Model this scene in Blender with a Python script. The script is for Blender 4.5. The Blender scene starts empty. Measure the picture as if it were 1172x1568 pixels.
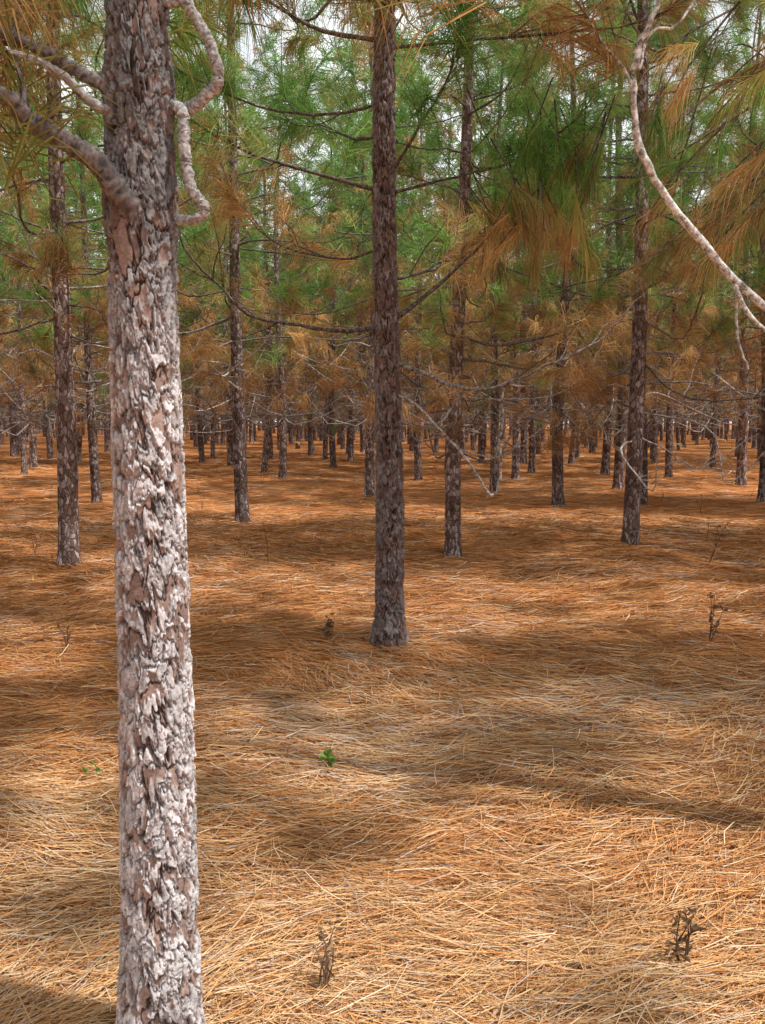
import bpy, math, numpy as np
from mathutils import Vector
R = np.random.RandomState(7)
scene = bpy.context.scene

# ------------------------------------------------------------------ noise
def hsh(i, j, s):
    v = np.sin(i*127.1 + j*311.7 + s*74.7)*43758.5453
    return v - np.floor(v)
def vn(x, y, s=0.0):
    xi = np.floor(x); yi = np.floor(y)
    fx = x-xi; fy = y-yi
    fx = fx*fx*(3-2*fx); fy = fy*fy*(3-2*fy)
    a = hsh(xi, yi, s); b = hsh(xi+1, yi, s); c = hsh(xi, yi+1, s); d = hsh(xi+1, yi+1, s)
    return (a*(1-fx)+b*fx)*(1-fy)+(c*(1-fx)+d*fx)*fy
def fbm(x, y, s=0.0, o=3):
    r = 0; a = .5
    for k in range(o):
        r = r+a*vn(x*2**k+k*13.1, y*2**k+k*7.7, s+k); a *= .5
    return r/(1-.5**o)
def gh(x, y):
    x = np.asarray(x, float); y = np.asarray(y, float)
    near = np.exp(-np.hypot(x, y)/14.0)
    return (fbm(x*.35, y*.35, 3)-.5)*.22 + (fbm(x*1.6, y*1.9, 5)-.5)*.07*(near+.3) + (vn(x*5, y*6, 9)-.5)*.02*near
def sstep(a, b, x):
    t = np.clip((x-a)/(b-a), 0, 1); return t*t*(3-2*t)
def nrm(v):
    return v/np.maximum(np.linalg.norm(v, axis=-1, keepdims=True), 1e-9)

# ------------------------------------------------------------------ mesh builder
class MB:
    def __init__(s):
        s.v = []; s.c = []; s.q = []; s.t = []; s.qm = []; s.tm = []; s.n = 0
        s.T = []   # tufts
    def add(s, v, c, quads=None, tris=None, mat=0):
        v = np.asarray(v, float).reshape(-1, 3)
        c = np.broadcast_to(np.asarray(c, float), (len(v), 3))
        s.v.append(v); s.c.append(c)
        if quads is not None and len(quads):
            s.q.append(np.asarray(quads).reshape(-1, 4)+s.n); s.qm.append(np.full(len(s.q[-1]), mat))
        if tris is not None and len(tris):
            s.t.append(np.asarray(tris).reshape(-1, 3)+s.n); s.tm.append(np.full(len(s.t[-1]), mat))
        s.n += len(v)
    def tube(s, P, rad, sides=6, col=(.2, .17, .15), mat=0, rough=0, rs=None):
        P = np.asarray(P, float); n = len(P); rad = np.asarray(rad, float)
        T = nrm(np.gradient(P, axis=0))
        ref = np.array([0, 0, 1.]) if abs(T[:, 2]).mean() < .8 else np.array([1., 0, 0])
        A = nrm(np.cross(T, ref)); B = np.cross(T, A)
        th = np.arange(sides)/sides*2*math.pi
        rr = np.repeat(rad[:, None], sides, 1)
        if rough:
            nz = rs.normal(0, rough, rr.shape); nz = nz+.6*np.roll(nz, 1, 0)+.4*np.roll(nz, 1, 1)
            rr = rr*(1+nz)
        V = P[:, None]+rr[..., None]*(A[:, None]*np.cos(th)[None, :, None]+B[:, None]*np.sin(th)[None, :, None])
        i = np.arange(n-1)[:, None]; j = np.arange(sides)[None]; j2 = (j+1) % sides
        Q = np.stack([i*sides+j, i*sides+j2, (i+1)*sides+j2, (i+1)*sides+j], -1)
        C = np.array(col, float)
        if rough: C = C[None]*(1+4.0*(rr/rad[:, None]-1)).clip(.4, 1.7).reshape(-1, 1)
        s.add(V, C, quads=Q, mat=mat)
    def tuft(s, p, d, n, L, w, droop, spread, col, col2):
        s.T.append((*p, *d, n, L, w, droop, spread, *col, *col2))
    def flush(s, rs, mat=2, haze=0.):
        if not s.T: return
        A = np.array(s.T, float); s.T = []
        A[:, 11:17] *= np.exp(rs.normal(0, .24, (len(A), 1)))
        A = np.repeat(A, A[:, 6].astype(int), axis=0); N = len(A)
        P = A[:, 0:3]; D = nrm(A[:, 3:6]); L = A[:, 7]*rs.uniform(.65, 1.12, N); w = A[:, 8]; dr = A[:, 9]
        ang = np.abs(rs.normal(A[:, 10], .28)).clip(.05, 1.7)
        pr = nrm(np.cross(D, rs.normal(size=(N, 3))))
        d = D*np.cos(ang)[:, None]+pr*np.sin(ang)[:, None]
        o = P-D*(rs.uniform(0, .2, N)*(L/.25))[:, None]
        dn = np.zeros((N, 3)); dn[:, 2] = -1
        d = nrm(d+dn*(dr*.35)[:, None])
        d2 = nrm(d+dn*(dr*rs.uniform(.5, 1.5, N))[:, None])
        m = o+d*(L*.5)[:, None]; e = m+d2*(L*.5)[:, None]
        sd = nrm(np.cross(d, rs.normal(size=(N, 3))))*(w*.5)[:, None]
        V = np.stack([o-sd, o+sd, m+sd, m-sd, e], 1)
        mix = rs.uniform(0, 1, N)[:, None]**1.5
        C = (A[:, 11:14]*(1-mix)+A[:, 14:17]*mix)*np.exp(rs.normal(0, .22, N))[:, None]
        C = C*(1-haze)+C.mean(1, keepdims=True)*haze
        C = np.repeat(C[:, None], 5, 1)
        b = np.arange(N)[:, None]*5
        s.add(V, C.reshape(-1, 3), quads=b+np.array([[0, 1, 2, 3]]), tris=b+np.array([[3, 2, 4]]), mat=mat)
    def mesh(s, name, mats, smooth=True):
        v = np.concatenate(s.v).astype(np.float32); c = np.concatenate(s.c).clip(0, 1)
        q = np.concatenate(s.q) if s.q else np.zeros((0, 4), int)
        t = np.concatenate(s.t) if s.t else np.zeros((0, 3), int)
        mi = np.concatenate(s.qm+s.tm)
        me = bpy.data.meshes.new(name)
        me.vertices.add(len(v)); me.vertices.foreach_set('co', v.ravel())
        nl = q.size+t.size
        me.loops.add(nl); me.loops.foreach_set('vertex_index', np.concatenate([q.ravel(), t.ravel()]).astype(np.int32))
        npoly = len(q)+len(t); me.polygons.add(npoly)
        me.polygons.foreach_set('loop_start', np.concatenate([np.arange(len(q))*4, len(q)*4+np.arange(len(t))*3]).astype(np.int32))
        me.polygons.foreach_set('material_index', mi.astype(np.int32))
        me.polygons.foreach_set('use_smooth', np.full(npoly, smooth))
        a = me.color_attributes.new('Col', 'FLOAT_COLOR', 'POINT')
        a.data.foreach_set('color', np.concatenate([c, np.ones((len(c), 1))], 1).astype(np.float32).ravel())
        for m in mats: me.materials.append(m)
        me.update(calc_edges=True)
        return me

def obj(name, me, loc=(0, 0, 0), rz=0, sc=1, parent=None, tilt=(0, 0)):
    o = bpy.data.objects.new(name, me); o.location = loc; o.rotation_euler = (tilt[0], tilt[1], rz); o.scale = (sc, sc, sc)
    scene.collection.objects.link(o)
    if parent: o.parent = parent
    return o

# ------------------------------------------------------------------ materials
def newmat(name):
    m = bpy.data.materials.new(name); m.use_nodes = True
    nt = m.node_tree; nt.nodes.clear()
    return m, nt, nt.nodes, nt.links
def N(nodes, typ, **kw):
    n = nodes.new(typ)
    for k, v in kw.items():
        if k.startswith('i_'): n.inputs[k[2:].replace('_', ' ')].default_value = v
        else: setattr(n, k, v)
    return n
def ramp(nodes, stops):
    r = nodes.new('ShaderNodeValToRGB'); e = r.color_ramp.elements
    while len(e) < len(stops): e.new(.5)
    for k, (p, c) in enumerate(stops):
        e[k].position = p; e[k].color = (*c, 1) if len(c) == 3 else c
    return r
def mixc(nodes, links, fac, a, b, bt='MIX'):
    m = nodes.new('ShaderNodeMix'); m.data_type = 'RGBA'; m.blend_type = bt
    for sock, val in ((m.inputs[0], fac), (m.inputs[6], a), (m.inputs[7], b)):
        if hasattr(val, 'links'): links.new(val, sock)
        elif isinstance(val, (int, float)): sock.default_value = val
        else: sock.default_value = (*val, 1)
    return m.outputs[2]

def mat_bark():
    m, nt, n, l = newmat('pine_bark')
    out = N(n, 'ShaderNodeOutputMaterial'); p = N(n, 'ShaderNodeBsdfDiffuse')
    tc = N(n, 'ShaderNodeTexCoord'); mp = N(n, 'ShaderNodeMapping'); mp.inputs['Scale'].default_value = (1, 1, .5)
    l.new(tc.outputs['Object'], mp.inputs[0])
    nz = N(n, 'ShaderNodeTexNoise', i_Scale=16, i_Detail=4)
    l.new(mp.outputs[0], nz.inputs['Vector'])
    add = N(n, 'ShaderNodeVectorMath', operation='MULTIPLY_ADD'); add.inputs[1].default_value = (.07, .07, .07)
    l.new(nz.outputs['Color'], add.inputs[0]); l.new(mp.outputs[0], add.inputs[2])
    vo = N(n, 'ShaderNodeTexVoronoi', feature='DISTANCE_TO_EDGE', i_Scale=28); l.new(add.outputs[0], vo.inputs['Vector'])
    vc = N(n, 'ShaderNodeTexVoronoi', feature='F1', i_Scale=28); l.new(add.outputs[0], vc.inputs['Vector'])
    sep = N(n, 'ShaderNodeSeparateColor'); l.new(vc.outputs['Color'], sep.inputs[0])
    cr = ramp(n, [(0, (.42, .33, .29)), (.35, (.62, .52, .47)), (.6, (.95, .91, .93)), (1, (1.7, 1.68, 1.75))]); l.new(sep.outputs[0], cr.inputs[0])
    er = ramp(n, [(0, (.3, .26, .24)), (.12, (1, 1, 1))]); l.new(vo.outputs['Distance'], er.inputs[0])
    vcol = N(n, 'ShaderNodeVertexColor', layer_name='Col')
    c = mixc(n, l, 1., vcol.outputs[0], cr.outputs[0], 'MULTIPLY'); c = mixc(n, l, 1., c, er.outputs[0], 'MULTIPLY')
    big = N(n, 'ShaderNodeTexNoise', i_Scale=2.2, i_Detail=3); l.new(tc.outputs['Object'], big.inputs['Vector'])
    br = ramp(n, [(.3, (.7, .62, .58)), (.7, (1.25, 1.2, 1.2))]); l.new(big.outputs[0], br.inputs[0])
    c = mixc(n, l, 1., c, br.outputs[0], 'MULTIPLY')
    l.new(c, p.inputs['Color'])
    h = N(n, 'ShaderNodeMath', operation='MULTIPLY'); hr = ramp(n, [(0, (0, 0, 0)), (.2, (1, 1, 1))]); l.new(vo.outputs['Distance'], hr.inputs[0])
    l.new(hr.outputs[0], h.inputs[0]); l.new(sep.outputs[0], h.inputs[1])
    b = N(n, 'ShaderNodeBump', i_Strength=.8, i_Distance=.02); l.new(h.outputs[0], b.inputs['Height']); l.new(b.outputs[0], p.inputs['Normal'])
    l.new(p.outputs[0], out.inputs[0]); return m
def mat_noisy(name, sc, stops, bs, bd):
    m, nt, n, l = newmat(name)
    out = N(n, 'ShaderNodeOutputMaterial'); p = N(n, 'ShaderNodeBsdfDiffuse')
    tc = N(n, 'ShaderNodeTexCoord'); nz = N(n, 'ShaderNodeTexNoise', i_Scale=sc, i_Detail=5, i_Roughness=.68); l.new(tc.outputs['Object'], nz.inputs['Vector'])
    r = ramp(n, stops); l.new(nz.outputs[0], r.inputs[0])
    vcol = N(n, 'ShaderNodeVertexColor', layer_name='Col')
    c = mixc(n, l, 1., vcol.outputs[0], r.outputs[0], 'MULTIPLY'); l.new(c, p.inputs['Color'])
    b = N(n, 'ShaderNodeBump', i_Strength=bs, i_Distance=bd); l.new(nz.outputs[0], b.inputs['Height']); l.new(b.outputs[0], p.inputs['Normal'])
    l.new(p.outputs[0], out.inputs[0]); return m
def mat_needle(name='pine_needles', trans=.45):
    m, nt, n, l = newmat(name)
    out = N(n, 'ShaderNodeOutputMaterial'); p = N(n, 'ShaderNodeBsdfDiffuse')
    vcol = N(n, 'ShaderNodeVertexColor', layer_name='Col'); l.new(vcol.outputs[0], p.inputs[0])
    if trans:
        t = N(n, 'ShaderNodeBsdfTranslucent'); mx = N(n, 'ShaderNodeMixShader'); mx.inputs[0].default_value = trans
        l.new(vcol.outputs[0], t.inputs[0]); l.new(p.outputs[0], mx.inputs[1]); l.new(t.outputs[0], mx.inputs[2]); l.new(mx.outputs[0], out.inputs[0])
    else: l.new(p.outputs[0], out.inputs[0])
    return m
def mat_ground():
    m, nt, n, l = newmat('pine_straw_floor')
    out = N(n, 'ShaderNodeOutputMaterial'); p = N(n, 'ShaderNodeBsdfDiffuse')
    tc = N(n, 'ShaderNodeTexCoord')
    fs = []
    for k, a in enumerate((.15, -.5, 1.2)):
        mp = N(n, 'ShaderNodeMapping'); mp.inputs['Rotation'].default_value = (0, 0, a); mp.inputs['Scale'].default_value = (4, 60, 1)
        l.new(tc.outputs['Object'], mp.inputs[0])
        z = N(n, 'ShaderNodeTexNoise', i_Scale=1.0, i_Detail=3, i_Distortion=.6); l.new(mp.outputs[0], z.inputs['Vector']); fs.append(z.outputs[0])
    pa = N(n, 'ShaderNodeTexNoise', i_Scale=1.7, i_Detail=2); l.new(tc.outputs['Object'], pa.inputs['Vector'])
    pr = ramp(n, [(.42, (0, 0, 0)), (.56, (1, 1, 1))]); l.new(pa.outputs[0], pr.inputs[0])
    f = mixc(n, l, pr.outputs[0], fs[0], fs[1]); f = mixc(n, l, .3, f, fs[2])
    cr = ramp(n, [(.3, (.16, .06, .025)), (.45, (.36, .145, .055)), (.58, (.50, .225, .09)), (.75, (.58, .34, .17))]); l.new(f, cr.inputs[0])
    big = N(n, 'ShaderNodeTexNoise', i_Scale=.55, i_Detail=5, i_Roughness=.65); l.new(tc.outputs['Object'], big.inputs['Vector'])
    bm = ramp(n, [(.32, (.62, .55, .5)), (.5, (.95, .9, .86)), (.68, (1.2, 1.25, 1.3))]); l.new(big.outputs[0], bm.inputs[0])
    c = mixc(n, l, 1., cr.outputs[0], bm.outputs[0], 'MULTIPLY'); l.new(c, p.inputs['Color'])
    b = N(n, 'ShaderNodeBump', i_Strength=.6, i_Distance=.02); l.new(f, b.inputs['Height']); l.new(b.outputs[0], p.inputs['Normal'])
    l.new(p.outputs[0], out.inputs[0]); return m
BARK, NEED, GROUND = mat_bark(), mat_needle(), mat_ground()
FINE = mat_noisy('flaky_bark', 110, [(.32, (.6, .57, .56)), (.5, (.97, .97, .97)), (.68, (1.25, 1.25, 1.27))], .6, .004)
WOOD = mat_noisy('branch_wood', 50, [(.38, (.3, .27, .26)), (.5, (.9, .88, .87)), (.64, (1.6, 1.6, 1.62))], .8, .008)
STRAW = mat_needle('pine_straw', 0); LEAF = mat_needle('weed_leaf', .3)
NEEDFAR = mat_needle('pine_needles_far', 0)
TREEM = [BARK, WOOD, NEED, FINE, NEEDFAR]

# ------------------------------------------------------------------ colours
GREEN = ((.12, .275, .062), (.25, .385, .11)); OLIVE = ((.27, .30, .09), (.42, .33, .13))
BROWN = ((.44, .27, .115), (.57, .37, .17)); RUST = ((.35, .18, .075), (.47, .26, .11))

# ------------------------------------------------------------------ branches
def spline(pts, n):
    P = np.array(pts, float)
    P = np.vstack([2*P[0]-P[1], P, 2*P[-1]-P[-2]]); k = len(P)-3
    out = []
    for u in np.linspace(0, k-1e-6, n):
        i = int(u); t = u-i; a, b, c, d = P[i:i+4]
        out.append(.5*((2*b)+(c-a)*t+(2*a-5*b+4*c-d)*t*t+(3*b-a-3*c+d)*t**3))
    return np.array(out)
LOD = [dict(n=64, w=.0042, s=6, tw=1, L=(.25, .40)), dict(n=24, w=.011, s=4, tw=.9, L=(.25, .38)), dict(n=7, w=.038, s=3, tw=.5, L=(.25, .38))]
def pick(rs, z, zg):
    g = sstep(zg-1.8, zg+1.0, z)
    u = rs.rand()
    if u < .07+g*.8: return (GREEN, .6, .8) if rs.rand() < .76 else (OLIVE, .9, .8)
    return (BROWN, 1.5, .55) if rs.rand() < .6 else (RUST, 1.7, .5)
def add_twigs(mb, rs, P, rad, nt, tlen, lod, dens, zg, tmin=.35, col=(.2, .17, .15), kink=.25, force=None, nmul=1.):
    L = LOD[lod]; n = len(P)
    T = nrm(np.gradient(P, axis=0))
    ends = [(P[-1], T[-1])]
    for k in range(nt):
        i = int(np.clip(rs.uniform(tmin, .97)*n, 1, n-2))
        side = nrm(np.cross(T[i], [0, 0, 1])) * rs.choice([-1, 1])
        d = nrm(T[i]*rs.uniform(.4, 1)+side*rs.uniform(.3, 1)+np.array([0, 0, rs.uniform(-.35, .6)]))
        ln = tlen*rs.uniform(.5, 1.3)*(1-.35*i/n)
        pts = [P[i]]
        m = 4 if lod < 2 else 2
        for q in range(m):
            d = nrm(d+rs.normal(0, kink, 3)+np.array([0, 0, .12])); pts.append(pts[-1]+d*ln/m)
        Q = np.array(pts)
        if lod < 2 or rs.rand() < .25: mb.tube(Q, np.linspace(rad[i]*.5+.001, .0022 if lod == 0 else .004, len(Q)), 4 if lod == 0 else 3, col, 1)
        ends.append((Q[-1], d))
        if rs.rand() < .5: ends.append((Q[len(Q)//2], nrm(d+rs.normal(0, .4, 3))))
    for p, d in ends:
        if rs.rand() < dens:
            (c1, c2), dr, sp = force if force else pick(rs, p[2], zg)
            mb.tuft(p, d, max(3, int(L['n']*nmul*rs.uniform(.6, 1.2))), rs.uniform(*L['L']), L['w'], dr, sp, c1, c2)
def branch(mb, rs, pts, r0, r1=.004, nt=4, tlen=.35, dens=.5, zg=4, lod=0, col=(.2, .17, .15), sides=None, wig=.012, force=None, tmin=.35, nmul=1.):
    n = 14 if lod == 0 else 7 if lod == 1 else 4
    if len(pts) > 5: n = max(n, len(pts)*5)
    big = bool(sides and sides >= 12)
    P = spline(pts, n); P[1:] += rs.normal(0, wig*(.5 if big else 1), (n-1, 3))*np.linspace(.3, 1, n-1)[:, None]
    rad = np.linspace(r0, r1, n)*(1+rs.normal(0, 0 if lod else (.03 if big else .1), n))
    if big:                      # close to the viewer: scaly, lumpy limb
        Q = spline(P, n*4); rq = np.interp(np.linspace(0, 1, n*4), np.linspace(0, 1, n), rad)
        mb.tube(Q, rq, 18, col, 3, .065, rs)
    else: mb.tube(P, rad, sides or LOD[lod]['s'], col, 1)
    add_twigs(mb, rs, P, rad, nt, tlen, lod, dens, zg, tmin, col, force=force, nmul=nmul)
    return P
def crown(mb, rs, tp, H, z0, lod, zg, zbare, base=(0, 0), Lmax=1.9, dn=.95):
    z = z0
    while z < H-.15:
        nb = rs.randint(3, 6)
        a0 = rs.uniform(0, 6.28)
        for k in range(nb):
            a = a0+k*6.283/nb+rs.normal(0, .35); zz = z+rs.uniform(-.12, .12)
            f = (zz/H)
            ln = Lmax*rs.uniform(.5, 1.2)*min(1, (1-f)*2.0+.12)
            dead = zz < zbare
            if dead: ln *= rs.uniform(.5, 1.15)
            o = tp(zz); d = np.array([math.cos(a), math.sin(a), 0]); sl = rs.uniform(-.1, .3)+f*.35
            sag = rs.uniform(.1, .32)*ln*(1-f)
            q = 1.7 if dead else 1.
            b1 = rs.normal(0, .08*ln*q, 3); b2 = rs.normal(0, .12*ln*q, 3)
            pts = [o, o+d*ln*.33+[0, 0, sl*ln*.33-sag*.5]+b1*.6, o+d*ln*.7+[0, 0, sl*ln*.6-sag*.6]+b2, o+d*ln+[0, 0, sl*ln*1.1+.12*ln]+b2]
            if dead: pts[-1] = pts[-1]+rs.normal(0, .12*ln, 3)
            g = rs.uniform(.7, 2.8 if dead else 1.3); col = np.array([.19, .174, .17])*g
            r = (.015 if dead else .02)*(1-f*.55)*rs.uniform(.6, 1.2)
            if lod == 2: r = max(r, .015)
            low = sstep(z0, zbare, zz)
            branch(mb, rs, pts, r, .005, int((rs.randint(4, 8) if not dead else rs.randint(2, 7))*LOD[lod]['tw']), .45, (.08+.58*low) if dead else dn, zg, lod, col)
        z += rs.uniform(.34, .56)*(1 if z > zbare else .66)
def make_pine(seed, lod, H=11, r0=.1, z0=1.5, zg=4.8, zbare=3.2, haze_lift=1.):
    rs = np.random.RandomState(seed); mb = MB()
    ph = rs.uniform(0, 6.28, 2); am = rs.uniform(.02, .09)
    def tp(z):
        return np.array([am*math.sin(z*.7+ph[0])-am*math.sin(ph[0]), am*math.sin(z*.6+ph[1])-am*math.sin(ph[1]), z])
    zs = np.concatenate([[-.1, 0, .06, .15, .3], np.linspace(.5, H, 26 if lod < 2 else 9)])
    rad = r0*np.maximum(1-zs/H, .03)**.75*(1+.28*np.exp(-np.maximum(zs, 0)/.09))
    P = np.array([tp(z) for z in zs])
    g = rs.uniform(.8, 1.3)*haze_lift
    mb.tube(P, rad, [16, 10, 6][lod], np.array([.27, .238, .232])*g, 0)
    crown(mb, rs, tp, H, z0, lod, zg, zbare)
    mb.flush(rs, 2 if lod < 2 else 4, [0, .05, .15][lod])  # distance haze painted in: farther needles get greyer colours
    me = mb.mesh('pine_tree_mesh', TREEM); return me

# ------------------------------------------------------------------ detailed bark trunk
def voro(u, v, nu, nv, seed):
    rs = np.random.RandomState(seed); J = rs.uniform(.05, .95, (nv+4, nu, 2)); Rn = rs.uniform(0, 1, (nv+4, nu, 3))
    ui = np.floor(u).astype(int); vi = np.floor(v).astype(int)
    f1 = np.full(u.shape, 9.); f2 = np.full(u.shape, 9.); rid = np.zeros(u.shape+(3,)); dv = np.zeros(u.shape)
    for a in (-1, 0, 1):
        for b in (-1, 0, 1):
            cu = (ui+a) % nu; cv = np.clip(vi+b+1, 0, nv+3)
            px = ui+a+J[cv, cu, 0]; py = vi+b+J[cv, cu, 1]
            d = np.abs(u-px)**1.25+np.abs(v-py)**1.25
            c = d < f1
            f2 = np.where(c, f1, np.minimum(f2, d)); f1 = np.where(c, d, f1)
            rid = np.where(c[..., None], Rn[cv, cu], rid); dv = np.where(c, v-py, dv)
    return f1, f2, rid, dv
def bark_trunk(mb, tp, rfun, z0, z1, nth, dz, seed, amp, cu, cv, pale=(.59, .57, .59), mid=(.31, .225, .20), deep=(.06, .042, .038), palef=.5, zdark=None, k2=(1.7, 1.75)):
    zs = np.arange(z0, z1, dz); nz = len(zs); th = np.arange(nth)/nth*2*math.pi
    TH, Z = np.meshgrid(th, zs)
    U = TH/(2*math.pi); zn = Z-z0
    ct, st = np.cos(TH), np.sin(TH)
    wx = (fbm(ct*3+Z*9, st*3+Z*7, seed, 4)-.5); wy = (fbm(ct*4+9, st*4+Z*14, seed+3, 4)-.5)
    wf = (fbm(ct*14+Z*40, st*14-Z*33, seed+21, 2)-.5)
    nv = int((z1-z0)*cv)+3
    u = (U*cu+wx*1.6+wf*.35) % cu; v = np.clip(zn*cv+wy*1.8+wf*.4, 0, nv)
    f1, f2, rid, dv = voro(u, v, cu, nv, seed)
    e = f2-f1
    nv2 = int((z1-z0)*cv*k2[1])+3; cu2 = int(cu*k2[0])
    u2 = (U*cu2+wx*3.5+wy*2+wf*.9) % cu2; v2 = np.clip(zn*cv*k2[1]+wy*3.6+wf*1.0, 0, nv2)
    g1, g2, rid2, dv2 = voro(u2, v2, cu2, nv2, seed+11)
    e2 = g2-g1
    plate = sstep(.04, .22, e)
    sm = sstep(.0, .12, e2)
    fine = fbm(U*cu*4+wx*5, Z*70, seed+5)
    cover = .46*rid2[..., 0]+.24*rid[..., 0]+.48*fbm(ct*3.2+Z*8, st*3.2+Z*6, seed+8)
    present = sstep(1-palef-.03, 1-palef+.02, cover)
    lift = np.clip(.4-dv2*.8, 0, 1.0)
    h = plate*(.45+.2*rid[..., 1])+present*(.1+.9*sm)*(.25+.5*lift)+(fine-.5)*.16
    rad = rfun(Z)+amp*(h-.5)
    P = np.array([tp(z) for z in zs])
    V = np.stack([P[:, 0][:, None]+rad*ct, P[:, 1][:, None]+rad*st, Z], -1)
    pl = plate[..., None]
    c = np.array(deep)*(1-pl)+np.array(mid)*pl*(.75+.5*rid[..., 1:2])*(.75+.5*fine[..., None])
    pf = (present*(.2+.8*sm))[..., None]*(.35+.65*pl)
    tone = (.66+.5*rid2[..., 2:3])*(.75+.5*fine[..., None])
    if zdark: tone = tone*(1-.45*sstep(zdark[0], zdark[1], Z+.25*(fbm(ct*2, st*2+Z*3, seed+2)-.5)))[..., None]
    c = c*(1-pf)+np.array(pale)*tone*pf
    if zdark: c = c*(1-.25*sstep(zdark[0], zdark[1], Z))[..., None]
    i = np.arange(nz-1)[:, None]; j = np.arange(nth)[None]; j2 = (j+1) % nth
    Q = np.stack([i*nth+j, i*nth+j2, (i+1)*nth+j2, (i+1)*nth+j], -1)
    mb.add(V, c.reshape(-1, 3), quads=Q, mat=3)

PALEW = (.38, .365, .365)
# --- foreground tree
def tree_foreground():
    rs = np.random.RandomState(21); mb = MB()
    tp = lambda z: np.array([-.536+.008*z+.006*math.sin(z*2.2), 1.99+.004*math.sin(z*3), z])
    rf = lambda z: (.088-.0115*np.clip(z, 0, 9)+.02*np.exp(-np.maximum(z, 0)/.1)+.010*np.exp(-((z-1.97)/.10)**2)+.007*np.exp(-((z-2.2)/.07)**2))
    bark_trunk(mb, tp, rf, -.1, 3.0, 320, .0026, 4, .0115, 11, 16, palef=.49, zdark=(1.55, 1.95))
    zs = np.linspace(2.98, 8, 18); mb.tube(np.array([tp(z) for z in zs]), .056*(1-(zs-2.98)/5.2)**.8, 12, (.22, .18, .17), 0)
    L1 = [(-.50, 1.99, 1.88), (-.54, 1.91, 1.955), (-.585, 1.895, 2.02), (-.648, 1.88, 2.063), (-.702, 1.85, 2.09), (-.744, 1.8, 2.125), (-.87, 1.72, 2.17), (-1.15, 1.6, 2.28), (-1.5, 1.5, 2.5)]
    branch(mb, rs, L1, .027, .008, 5, .3, .6, 4, 0, (.17, .15, .147), sides=14, wig=.004, force=(OLIVE, .9, .8), tmin=.5)
    L2 = [(-.53, 1.98, 2.19), (-.60, 1.95, 2.205), (-.659, 1.93, 2.232), (-.714, 1.9, 2.256), (-.78, 1.88, 2.28), (-.95, 1.8, 2.35), (-1.3, 1.75, 2.6)]
    branch(mb, rs, L2, .017, .007, 6, .3, .9, 4, 0, (.22, .2, .2), sides=12, wig=.004, force=(BROWN, 1.2, .7), tmin=.45)
    branch(mb, rs, [(-.54, 1.97, 2.14), (-.6, 1.93, 2.15), (-.66, 1.88, 2.2), (-.74, 1.84, 2.22)], .012, .006, 0, .2, 0, 4, 0, PALEW, sides=12, wig=.003)
    C1 = [(-.46, 1.99, 2.165), (-.415, 1.99, 2.163), (-.378, 1.98, 2.185), (-.349, 1.97, 2.215), (-.357, 1.96, 2.268), (-.384, 1.96, 2.322), (-.415, 1.96, 2.366), (-.45, 1.97, 2.37), (-.47, 2.0, 2.40)]
    branch(mb, rs, C1, .0145, .009, 0, .2, 0, 4, 0, PALEW, sides=12, wig=.003)
    C2 = [(-.45, 1.98, 2.17), (-.423, 1.96, 2.14), (-.42, 1.95, 2.07), (-.408, 1.95, 1.99), (-.379, 1.95, 1.945), (-.395, 1.95, 1.925), (-.44, 1.97, 1.92)]
    branch(mb, rs, C2, .0125, .0105, 0, .2, 0, 4, 0, PALEW, sides=12, wig=.003)
    branch(mb, rs, [(-.50, 1.95, 2.12), (-.51, 1.90, 2.2), (-.505, 1.90, 2.28)], .006, .004, 0, .2, 0, 4, 0, (.09, .08, .075), wig=.002)
    for p, d, f, n in [((-.80, 1.85, 2.36), (.3, 0, -.2), BROWN, 120), ((-.70, 1.9, 2.42), (.5, -.1, -.1), OLIVE, 120), ((-.66, 2.0, 2.45), (.4, .1, -.6), GREEN, 80),
                       ((-.85, 2.1, 2.3), (.3, 0, -.9), BROWN, 110), ((-.95, 2.1, 2.15), (.3, 0, -.9), OLIVE, 90), ((-.33, 2.3, 2.62), (.1, 0, -1), BROWN, 150), ((-.42, 2.2, 2.58), (-.2, 0, -1), OLIVE, 90),
                       ((-.9, 1.9, 2.2), (.2, 0, -1), BROWN, 100), ((-.25, 2.6, 2.75), (.4, 0, -.8), OLIVE, 110), ((-.78, 2.2, 2.5), (.4, 0, -.8), BROWN, 110), ((-.62, 2.4, 2.6), (-.2, 0, -1), BROWN, 100),
                       ((-.1, 2.7, 2.75), (.2, 0, -1), BROWN, 110), ((-.36, 2.5, 2.6), (.3, 0, -.7), GREEN, 90), ((-1.05, 2.4, 2.3), (.3, 0, -1), BROWN, 120), ((-1.0, 2.6, 2.55), (.3, 0, -.6), GREEN, 120)]:
        mb.tuft(p, d, n, .28, .0018, .9, .5, *f)
        q = np.array(p); dd = np.array(d, float)
        mb.tube(spline([q+[0, 0, .35]-dd*.2, q+[0, 0, .12]-dd*.18, q], 6), np.linspace(.007, .004, 6), 6, (.2, .16, .13), 1)
    crown(mb, rs, tp, 8, 2.75, 0, 3.0, 2.4, Lmax=1.6)
    mb.flush(rs); return mb.mesh('foreground_pine_mesh', TREEM)
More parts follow.
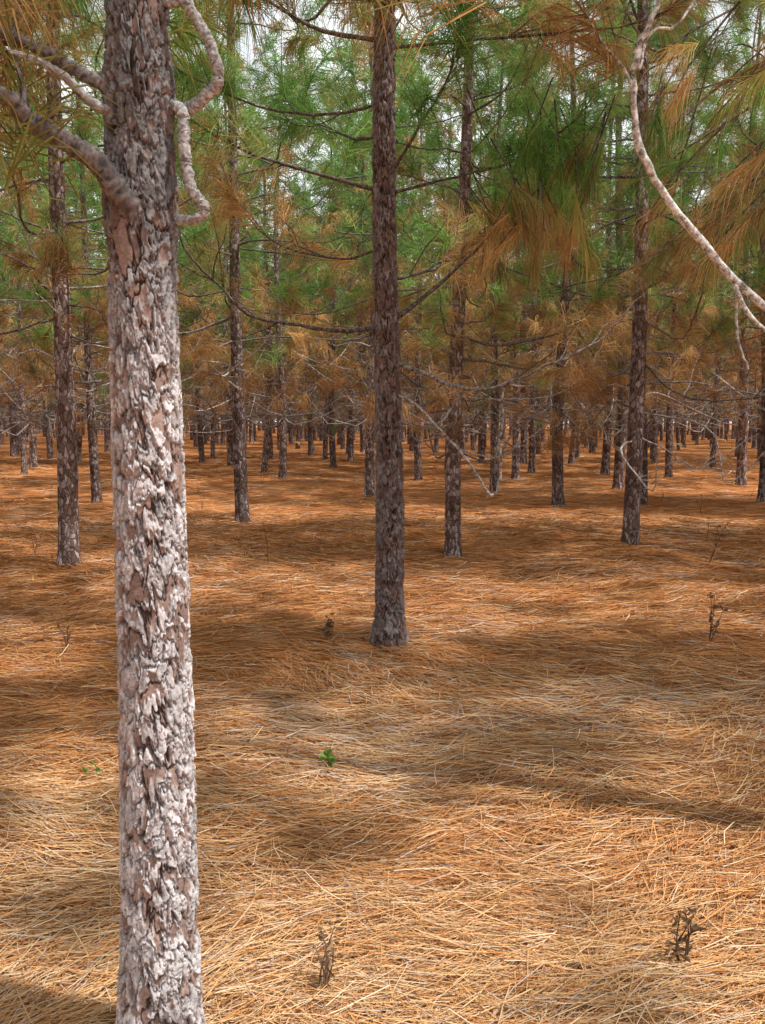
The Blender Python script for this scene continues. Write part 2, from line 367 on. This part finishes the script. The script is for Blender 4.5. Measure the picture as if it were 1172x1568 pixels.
# --- centre tree
def tree_centre():
    rs = np.random.RandomState(33); mb = MB()
    tp = lambda z: np.array([.045-.008*z+.012*math.sin(z*1.6), 5.9+.01*math.sin(z), z])
    rf = lambda z: (.092-.0085*np.clip(z, 0, 9)+.035*np.exp(-np.maximum(z, 0)/.1)+.006*np.exp(-((z-2.05)/.08)**2))
    bark_trunk(mb, tp, rf, -.12, 5, 130, .009, 14, .020, 11, 13, pale=(.275, .235, .235), mid=(.175, .115, .098), deep=(.03, .021, .018), palef=.42, k2=(1.5, 1.5))
    zs = np.linspace(4.98, 10.5, 18); mb.tube(np.array([tp(z) for z in zs]), .052*(1-(zs-4.98)/5.8)**.8, 12, (.2, .16, .15), 0)
    dk = (.14, .12, .115); md = (.28, .25, .24)
    def b(pts, r, nt, tl, dn, col=dk, force=None, zg=3.4, r1=.005, nm=1.): return branch(mb, rs, pts, r, r1, nt, tl, dn, zg, 0, col, wig=.006, force=force, sides=8, nmul=nm)
    b([(.04, 5.9, 1.88), (.25, 5.85, 1.80), (.483, 5.8, 1.70), (.73, 5.75, 1.70), (1.09, 5.7, 1.85), (1.37, 5.65, 1.99), (1.6, 5.6, 2.25)], .018, 5, .45, .25, md)
    b([(0, 5.9, 2.09), (-.25, 5.85, 2.06), (-.488, 5.8, 2.085), (-.849, 5.7, 2.155), (-1.03, 5.6, 2.34), (-1.19, 5.5, 2.5), (-1.25, 5.4, 2.8)], .015, 5, .4, .2)
    b([(.02, 5.9, 2.1), (.277, 6, 2.30), (.5, 6.1, 2.5), (.77, 6.2, 2.78), (.95, 6.2, 2.97)], .018, 9, .4, .9, dk, (BROWN, 1.8, .45), nm=1.3)
    b([(0, 5.9, 2.95), (-.355, 5.8, 3.02), (-.74, 5.6, 3.08), (-1.055, 5.4, 3.19), (-1.4, 5.2, 3.4)], .015, 7, .4, .8, dk)
    b([(.02, 5.9, 2.93), (.388, 5.8, 3.0), (.705, 5.7, 3.05), (.93, 5.6, 3.12), (1.2, 5.5, 3.3)], .012, 9, .4, .9, dk, (GREEN, .9, .7))
    b([(0, 5.9, 3.87), (-.39, 5.8, 3.9), (-.62, 5.7, 3.98), (-.85, 5.6, 4.1), (-1.3, 5.4, 4.5)], .017, 9, .45, .9, dk)
    b([(.02, 5.9, 3.83), (.46, 5.8, 3.83), (1.05, 5.7, 3.84), (1.53, 5.6, 3.85), (1.9, 5.5, 4.05)], .013, 9, .5, .9, dk, (BROWN, 1.4, .6))
    b([(0, 5.9, 2.98), (.2, 5.7, 3.25), (.38, 5.5, 3.5), (.5, 5.35, 3.9)], .012, 8, .4, .9, dk, (GREEN, .9, .7))
    b([(0, 5.9, 3.3), (-.2, 6.3, 3.4), (-.5, 6.8, 3.7), (-.7, 7.3, 4.0)], .013, 9, .5, .9, dk, (GREEN, .9, .7))
    b([(0, 5.9, 2.4), (.2, 6.4, 2.5), (.5, 7.0, 2.7), (.6, 7.5, 3.1)], .013, 8, .5, .7, dk)
    b([(0, 5.9, 2.6), (-.3, 6.3, 2.6), (-.8, 6.7, 2.8), (-1.2, 7.0, 3.2)], .011, 8, .5, .7, dk, (BROWN, 1.6, .5))
    b([(0, 5.9, 3.5), (-.3, 6.1, 3.5), (-.8, 6.3, 3.6), (-1.5, 6.3, 3.9)], .013, 10, .5, .9, dk, (GREEN, .9, .7))
    b([(.03, 5.9, 1.67), (.2, 5.85, 1.60), (.4, 5.8, 1.395), (.572, 5.8, 1.2), (.68, 5.8, 1.03), (.73, 5.8, 1.0), (.765, 5.8, 1.08), (.775, 5.8, 1.3), (.77, 5.77, 1.69)], .009, 0, .2, 0, (.42, .39, .37), r1=.009)
    for i in range(36):
        p = np.array([rs.uniform(.6, 1.3), rs.uniform(5.3, 6.1), rs.uniform(2.45, 3.15)])
        f = GREEN if p[2] > 2.85 and rs.rand() < .7 else (BROWN if rs.rand() < .7 else OLIVE)
        d = nrm(np.array([rs.normal(.2, .4), rs.normal(0, .4), -.5]))
        mb.tube(spline([p-d*.3+[0, 0, .15], p-d*.15+[0, 0, .05], p], 5), np.linspace(.005, .003, 5), 4, dk, 1)
        mb.tuft(p, d, 60, .32, .0032, 1.5, .4, *f)
    crown(mb, rs, tp, 10.5, 4.2, 0, 4.2, 3)
    mb.flush(rs); return mb.mesh('centre_pine_mesh', TREEM)
# --- tree just outside the right edge
def tree_right():
    rs = np.random.RandomState(55); mb = MB()
    tp = lambda z: np.array([1.95+.01*math.sin(z), 3.1, z])
    zs = np.concatenate([[-.1, 0, .1, .3], np.linspace(.5, 9, 22)])
    mb.tube(np.array([tp(z) for z in zs]), .095*np.maximum(1-zs/9.2, .03)**.75*(1+.28*np.exp(-np.maximum(zs, 0)/.09)), 20, (.24, .19, .18), 0)
    wh = (.60, .58, .56)
    branch(mb, rs, [(1.95, 3.1, 1.55), (1.6, 3.05, 1.70), (1.27, 3, 1.866), (.996, 3, 2.14), (.85, 3, 2.348), (.81, 3, 2.572), (.839, 3, 2.713), (.89, 3, 2.83), (.98, 3.1, 3.1)], .0155, .009, 3, .3, .2, 4, 0, wh, sides=10, wig=.004, tmin=.6)
    branch(mb, rs, [(1.16, 3, 1.96), (1.19, 2.98, 1.87), (1.24, 2.96, 1.80), (1.32, 2.95, 1.75)], .009, .006, 0, .3, 0, 4, 0, wh, sides=8, wig=.003)
    branch(mb, rs, [(1.17, 2.99, 1.88), (1.18, 3.0, 1.78), (1.22, 3.0, 1.66)], .006, .004, 0, .3, 0, 4, 0, PALEW, sides=8, wig=.003)
    branch(mb, rs, [(.83, 3, 2.62), (.87, 3.02, 2.74), (.96, 3.05, 2.78), (1.05, 3.1, 2.9)], .006, .004, 2, .2, 0, 4, 0, wh, sides=8, wig=.005)
    for i in range(32):
        p = np.array([rs.uniform(1.0, 1.9), rs.uniform(3.3, 4.6), rs.uniform(2.25, 3.2)])
        p[0] = max(p[0], .34*p[1]-.2)
        f = [GREEN, OLIVE, BROWN, RUST][rs.choice(4, p=[.36, .24, .32, .08])]
        d = nrm(np.array([rs.normal(-.4, .4), rs.normal(0, .4), -.4]))
        mb.tube(spline([p-d*.35+[.1, 0, .15], p-d*.15+[0, 0, .05], p], 5), np.linspace(.006, .003, 5), 5, (.2, .17, .15), 1)
        mb.tuft(p, d, 70, .31, .0026, 1.4, .45, *f)
    crown(mb, rs, tp, 9, 3.3, 0, 3.6, 2.4, Lmax=1.6)
    mb.flush(rs); return mb.mesh('right_pine_mesh', TREEM)

obj('pine_tree', tree_foreground()); obj('pine_tree', tree_centre()); obj('pine_tree', tree_right())

# ------------------------------------------------------------------ the stand
near = [make_pine(100+i, 0, H=R.uniform(9.5, 12), r0=R.uniform(.092, .105), zg=R.uniform(3.5, 4.4), zbare=R.uniform(2.3, 2.9), z0=R.uniform(1.2, 1.7)) for i in range(7)]
mid = [make_pine(200+i, 1, H=R.uniform(10, 12.5), r0=R.uniform(.09, .112), zg=R.uniform(4.1, 5.4), zbare=R.uniform(2.5, 3.3)) for i in range(6)]
far = [make_pine(300+i, 2, H=R.uniform(10.5, 13), r0=R.uniform(.105, .13), zg=R.uniform(4.7, 6.2), zbare=R.uniform(2.5, 3.3), haze_lift=1.1) for i in range(6)]  # far trunk colour lightened to imitate distance haze
spots = [(-3.15, 8.8), (-2.06, 12.97), (.776, 9.65), (2.89, 10.25), (4.44, 15.1), (2.9, 14.57), (2.3, 18.25), (-2.43, 21.5), (-5.14, 15.9), (9.5, 25.5), (7.86, 19.4), (6.78, 15.7),
         (4.9, 18.4), (-.25, 17.2), (-.3, 22.5), (1.9, 26), (-3.2, 24), (-9.5, 23.5), (5.9, 23.5), (4.2, 25), (-6.8, 19.5), (-4.6, 19.8), (10.5, 21.5), (8.9, 29), (-1.5, 27), (.9, 22.3), (3.3, 22.0), (7.3, 22.6)]
placed = [(-.54, 2), (.04, 5.9), (1.95, 3.1)]
for i, (x, y) in enumerate(spots):
    obj('pine_tree', near[i % 7] if y < 17 else mid[i % 6], (x, y, float(gh(x, y))-.02), R.uniform(0, 6.28), R.uniform(.88, 1.06), None, R.normal(0, .012, 2)); placed.append((x, y))
forest = bpy.data.objects.new('distant_pine_forest', None); scene.collection.objects.link(forest)
cnt = 0
for iy in range(-3, 48):
    for ix in range(-34, 35):
        x = ix*2.8+R.normal(0, .8)+(iy % 2)*.9; y = iy*2.8+R.normal(0, .9)+.8
        d = math.hypot(x, y)
        if d > 128 or (y > 14 and abs(x) > y*.54+5) or (y <= 14 and abs(x) > 14) or R.rand() < .05: continue
        if y < 24 and y > 0 and abs(x) < .5*y+1.2: continue
        if y < 3.5 and -3.4 < x < 7.5: continue          # clearing round the camera, opened towards the sun to light the foreground
        if any((x-a)**2+(y-b)**2 < 3.2 for a, b in placed): continue
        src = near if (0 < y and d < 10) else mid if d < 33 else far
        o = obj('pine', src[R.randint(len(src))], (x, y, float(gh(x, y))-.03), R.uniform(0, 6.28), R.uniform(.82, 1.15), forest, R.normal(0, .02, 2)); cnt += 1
print('forest', cnt)

# ------------------------------------------------------------------ ground
def ax(a, n, p):
    t = np.linspace(-1, 1, n); return np.sign(t)*np.abs(t)**p*a
gx = ax(260, 361, 3.2); gy = ax(260, 361, 3.2)+3
X, Y = np.meshgrid(gx, gy); mb = MB()
V = np.stack([X, Y, gh(X, Y)], -1); i = np.arange(360)[:, None]; j = np.arange(360)[None]
mb.add(V, (1, 1, 1), quads=np.stack([i*361+j, i*361+j+1, (i+1)*361+j+1, (i+1)*361+j], -1))
obj('forest_floor', mb.mesh('forest_floor', [GROUND]))

# ------------------------------------------------------------------ fallen pine straw
def straw(mb, n, seed, rmin, rspan, pw, wk=1., lk=1.):
    rs = np.random.RandomState(seed)
    r = rmin+rspan*rs.uniform(0, 1, n)**pw; a = rs.uniform(-.62, .62, n)
    x = r*np.sin(a); y = r*np.cos(a)
    cl = fbm(x*.8+3, y*.9, 31)
    ang = (fbm(x*.5, y*.55, 41, 2)-.5)*2.2+(vn(x*3.1, y*3.3, 44)-.5)*1.1+rs.normal(0, .42, n)
    out = rs.rand(n) < .16; ang = np.where(out, rs.uniform(0, 3.14, n), ang)
    L = rs.uniform(.12, .27, n)*lk; w = (.0010+.00045*r)*rs.uniform(.7, 1.3, n)*wk
    tilt = rs.normal(0, .08, n); curv = rs.normal(0, .45, n)
    z0 = rs.uniform(0, 1, n)**1.5*.028*(.5+cl)
    sgn = rs.choice([-1, 1], n); K = 3
    V = np.zeros((n, K, 2, 3)); px, py = x.copy(), y.copy(); A = ang.copy()
    roll = rs.normal(0, .4, n); st = L/(K-1)
    for k in range(K):
        zz = gh(px, py)+z0+.004+(k-(K-1)/2)*st*tilt
        dx, dy = np.cos(A), np.sin(A)
        sx, sy = -dy*np.cos(roll)*w/2, dx*np.cos(roll)*w/2; sz = np.sin(roll)*w/2
        V[:, k, 0] = np.stack([px-sx, py-sy, zz-sz], -1); V[:, k, 1] = np.stack([px+sx, py+sy, zz+sz], -1)
        px = px+dx*sgn*st; py = py+dy*sgn*st; A = A+curv/(K-1)
    pal = np.array([(.61, .39, .20), (.57, .30, .13), (.47, .205, .078), (.68, .52, .36), (.46, .37, .325), (.24, .115, .058)])
    red = np.clip((r-2.3)/4.2+(fbm(x*.7, y*.7, 51)-.5)*1.5, 0, 1)
    grey = sstep(.50, .64, fbm(x*1.1+7, y*1.1, 61))
    wts = np.stack([.34*(1-red)+.04, .30+0*red, .14+.56*red, .17*(1-red)+.02+.12*grey, .04+.34*grey*(1-red*.7), .05+.15*red], -1); wts /= wts.sum(1, keepdims=True)
    cs = wts.cumsum(1); u = rs.rand(n)[:, None]; idx = (u > cs).sum(1).clip(0, 5)
    C = pal[idx]*np.exp(rs.normal(0, .13, n))[:, None]
    b = np.arange(n)[:, None, None]*(2*K)
    Q = b+np.array([[2*q, 2*q+1, 2*q+3, 2*q+2] for q in range(K-1)])[None]
    mb.add(V.reshape(-1, 3), np.repeat(C, 2*K, 0), quads=Q.reshape(-1, 4))
mb = MB(); straw(mb, 170000, 5, .9, 13, 1.4, 1.05); straw(mb, 45000, 6, 12, 26, 1.3, .9, 1.8)
obj('pine_straw_litter', mb.mesh('pine_straw_litter', [STRAW]))

# ------------------------------------------------------------------ small plants
def weed(name, x, y, h, seed, col, nst=3, leaves=8, ls=.03):
    rs = np.random.RandomState(seed); mb = MB(); z = float(gh(x, y))
    for s in range(nst):
        d = nrm(np.array([rs.normal(0, .25), rs.normal(0, .25), 1])); hh = h*rs.uniform(.7, 1.05)
        P = spline([(0, 0, -.02), d*hh*.5+rs.normal(0, .012, 3), d*hh+rs.normal(0, .02, 3)], 8)
        mb.tube(P, np.linspace(.0035, .0015, 8), 5, np.array(col)*.8, 0)
        for k in range(leaves):
            p = P[rs.randint(2, 8)]; e = nrm(rs.normal(0, 1, 3)+[0, 0, .2]); sd = nrm(np.cross(e, rs.normal(size=3)))
            L = ls*rs.uniform(.6, 1.4); up = np.cross(e, sd)*L*.25
            v = [p, p+e*L*.35+sd*L*.22+up, p+e*L*.75+sd*L*.14+up*.4, p+e*L, p+e*L*.75-sd*L*.14+up, p+e*L*.35-sd*L*.22, p+e*L*.5-up*.4]
            mb.add(np.array(v), np.array(col)*rs.uniform(.7, 1.3), tris=[(0, 1, 6), (1, 2, 6), (2, 3, 6), (3, 4, 6), (4, 5, 6), (5, 0, 6)], mat=0)
    obj(name, mb.mesh(name, [LEAF]), (x, y, z))
dead = (.22, .145, .095); grn = (.18, .34, .07)
weed('dead_weed', 2.18, 5.8, .33, 1, dead, 3, 8, .045)
weed('dead_weed', .834, 2.3, .19, 2, dead, 4, 8, .03)
weed('dead_weed', -.39, 6.0, .17, 3, dead, 4, 8, .035)
weed('dead_weed', -.16, 2.18, .16, 4, (.34, .23, .15), 5, 7, .022)
weed('dead_weed', -2.15, 5.9, .22, 5, dead, 3, 6, .03)
weed('dead_weed', -1.18, 9.0, .42, 6, (.12, .085, .06), 1, 2, .04)
weed('dead_weed', 3.3, 8.9, .45, 7, (.12, .085, .06), 2, 4, .04)
weed('dead_weed', -1.5, 9.5, .2, 8, dead, 2, 3, .03)
weed('green_seedling', -.23, 3.71, .08, 9, grn, 3, 6, .035)
weed('green_seedling', -1.19, 3.52, .06, 10, grn, 3, 5, .03)
for k in range(20):
    y = R.uniform(9, 20); x = R.uniform(-.42, .42)*y
    weed('dead_weed', x, y, R.uniform(.15, .5), 20+k, (.13, .09, .06), R.randint(1, 3), 1, .04)

# ------------------------------------------------------------------ light
az = math.radians(107)   # towards the sun: right of the view and a little behind the camera
el = math.radians(60)
sd = Vector((math.sin(az)*math.cos(el), math.cos(az)*math.cos(el), math.sin(el)))
L = bpy.data.lights.new('sun', 'SUN'); L.energy = 5; L.angle = math.radians(2.0); L.color = (1, .95, .87)
so = bpy.data.objects.new('sun', L); so.rotation_euler = sd.to_track_quat('Z', 'Y').to_euler(); scene.collection.objects.link(so)
w = bpy.data.worlds.new('World'); scene.world = w; w.use_nodes = True
nt = w.node_tree; bg = nt.nodes['Background']; sk = nt.nodes.new('ShaderNodeTexSky'); sk.sky_type = 'NISHITA'; sk.sun_disc = False
sk.sun_elevation = el; sk.sun_rotation = az; sk.dust_density = 4
tc = nt.nodes.new('ShaderNodeTexCoord'); cn = nt.nodes.new('ShaderNodeTexNoise'); cn.inputs['Scale'].default_value = 3.5; cn.inputs['Detail'].default_value = 6
nt.links.new(tc.outputs['Generated'], cn.inputs['Vector'])
cr = ramp(nt.nodes, [(.32, (.45, .45, .45)), (.5, (1, 1, 1))]); nt.links.new(cn.outputs[0], cr.inputs[0])
c = mixc(nt.nodes, nt.links, cr.outputs[0], sk.outputs[0], (9.4, 9.7, 10.0))
nt.links.new(c, bg.inputs[0]); bg.inputs[1].default_value = .15

# ------------------------------------------------------------------ camera
cam = bpy.data.cameras.new('camera'); co = bpy.data.objects.new('camera', cam); scene.collection.objects.link(co)
cam.sensor_fit = 'VERTICAL'; cam.angle = math.radians(60); cam.clip_end = 1000; cam.clip_start = .05
co.location = (0, 0, 1.5); co.rotation_euler = (math.radians(83.95), 0, 0)
scene.camera = co
scene.view_settings.view_transform = 'Standard'; scene.view_settings.look = 'None'; scene.view_settings.exposure = 0
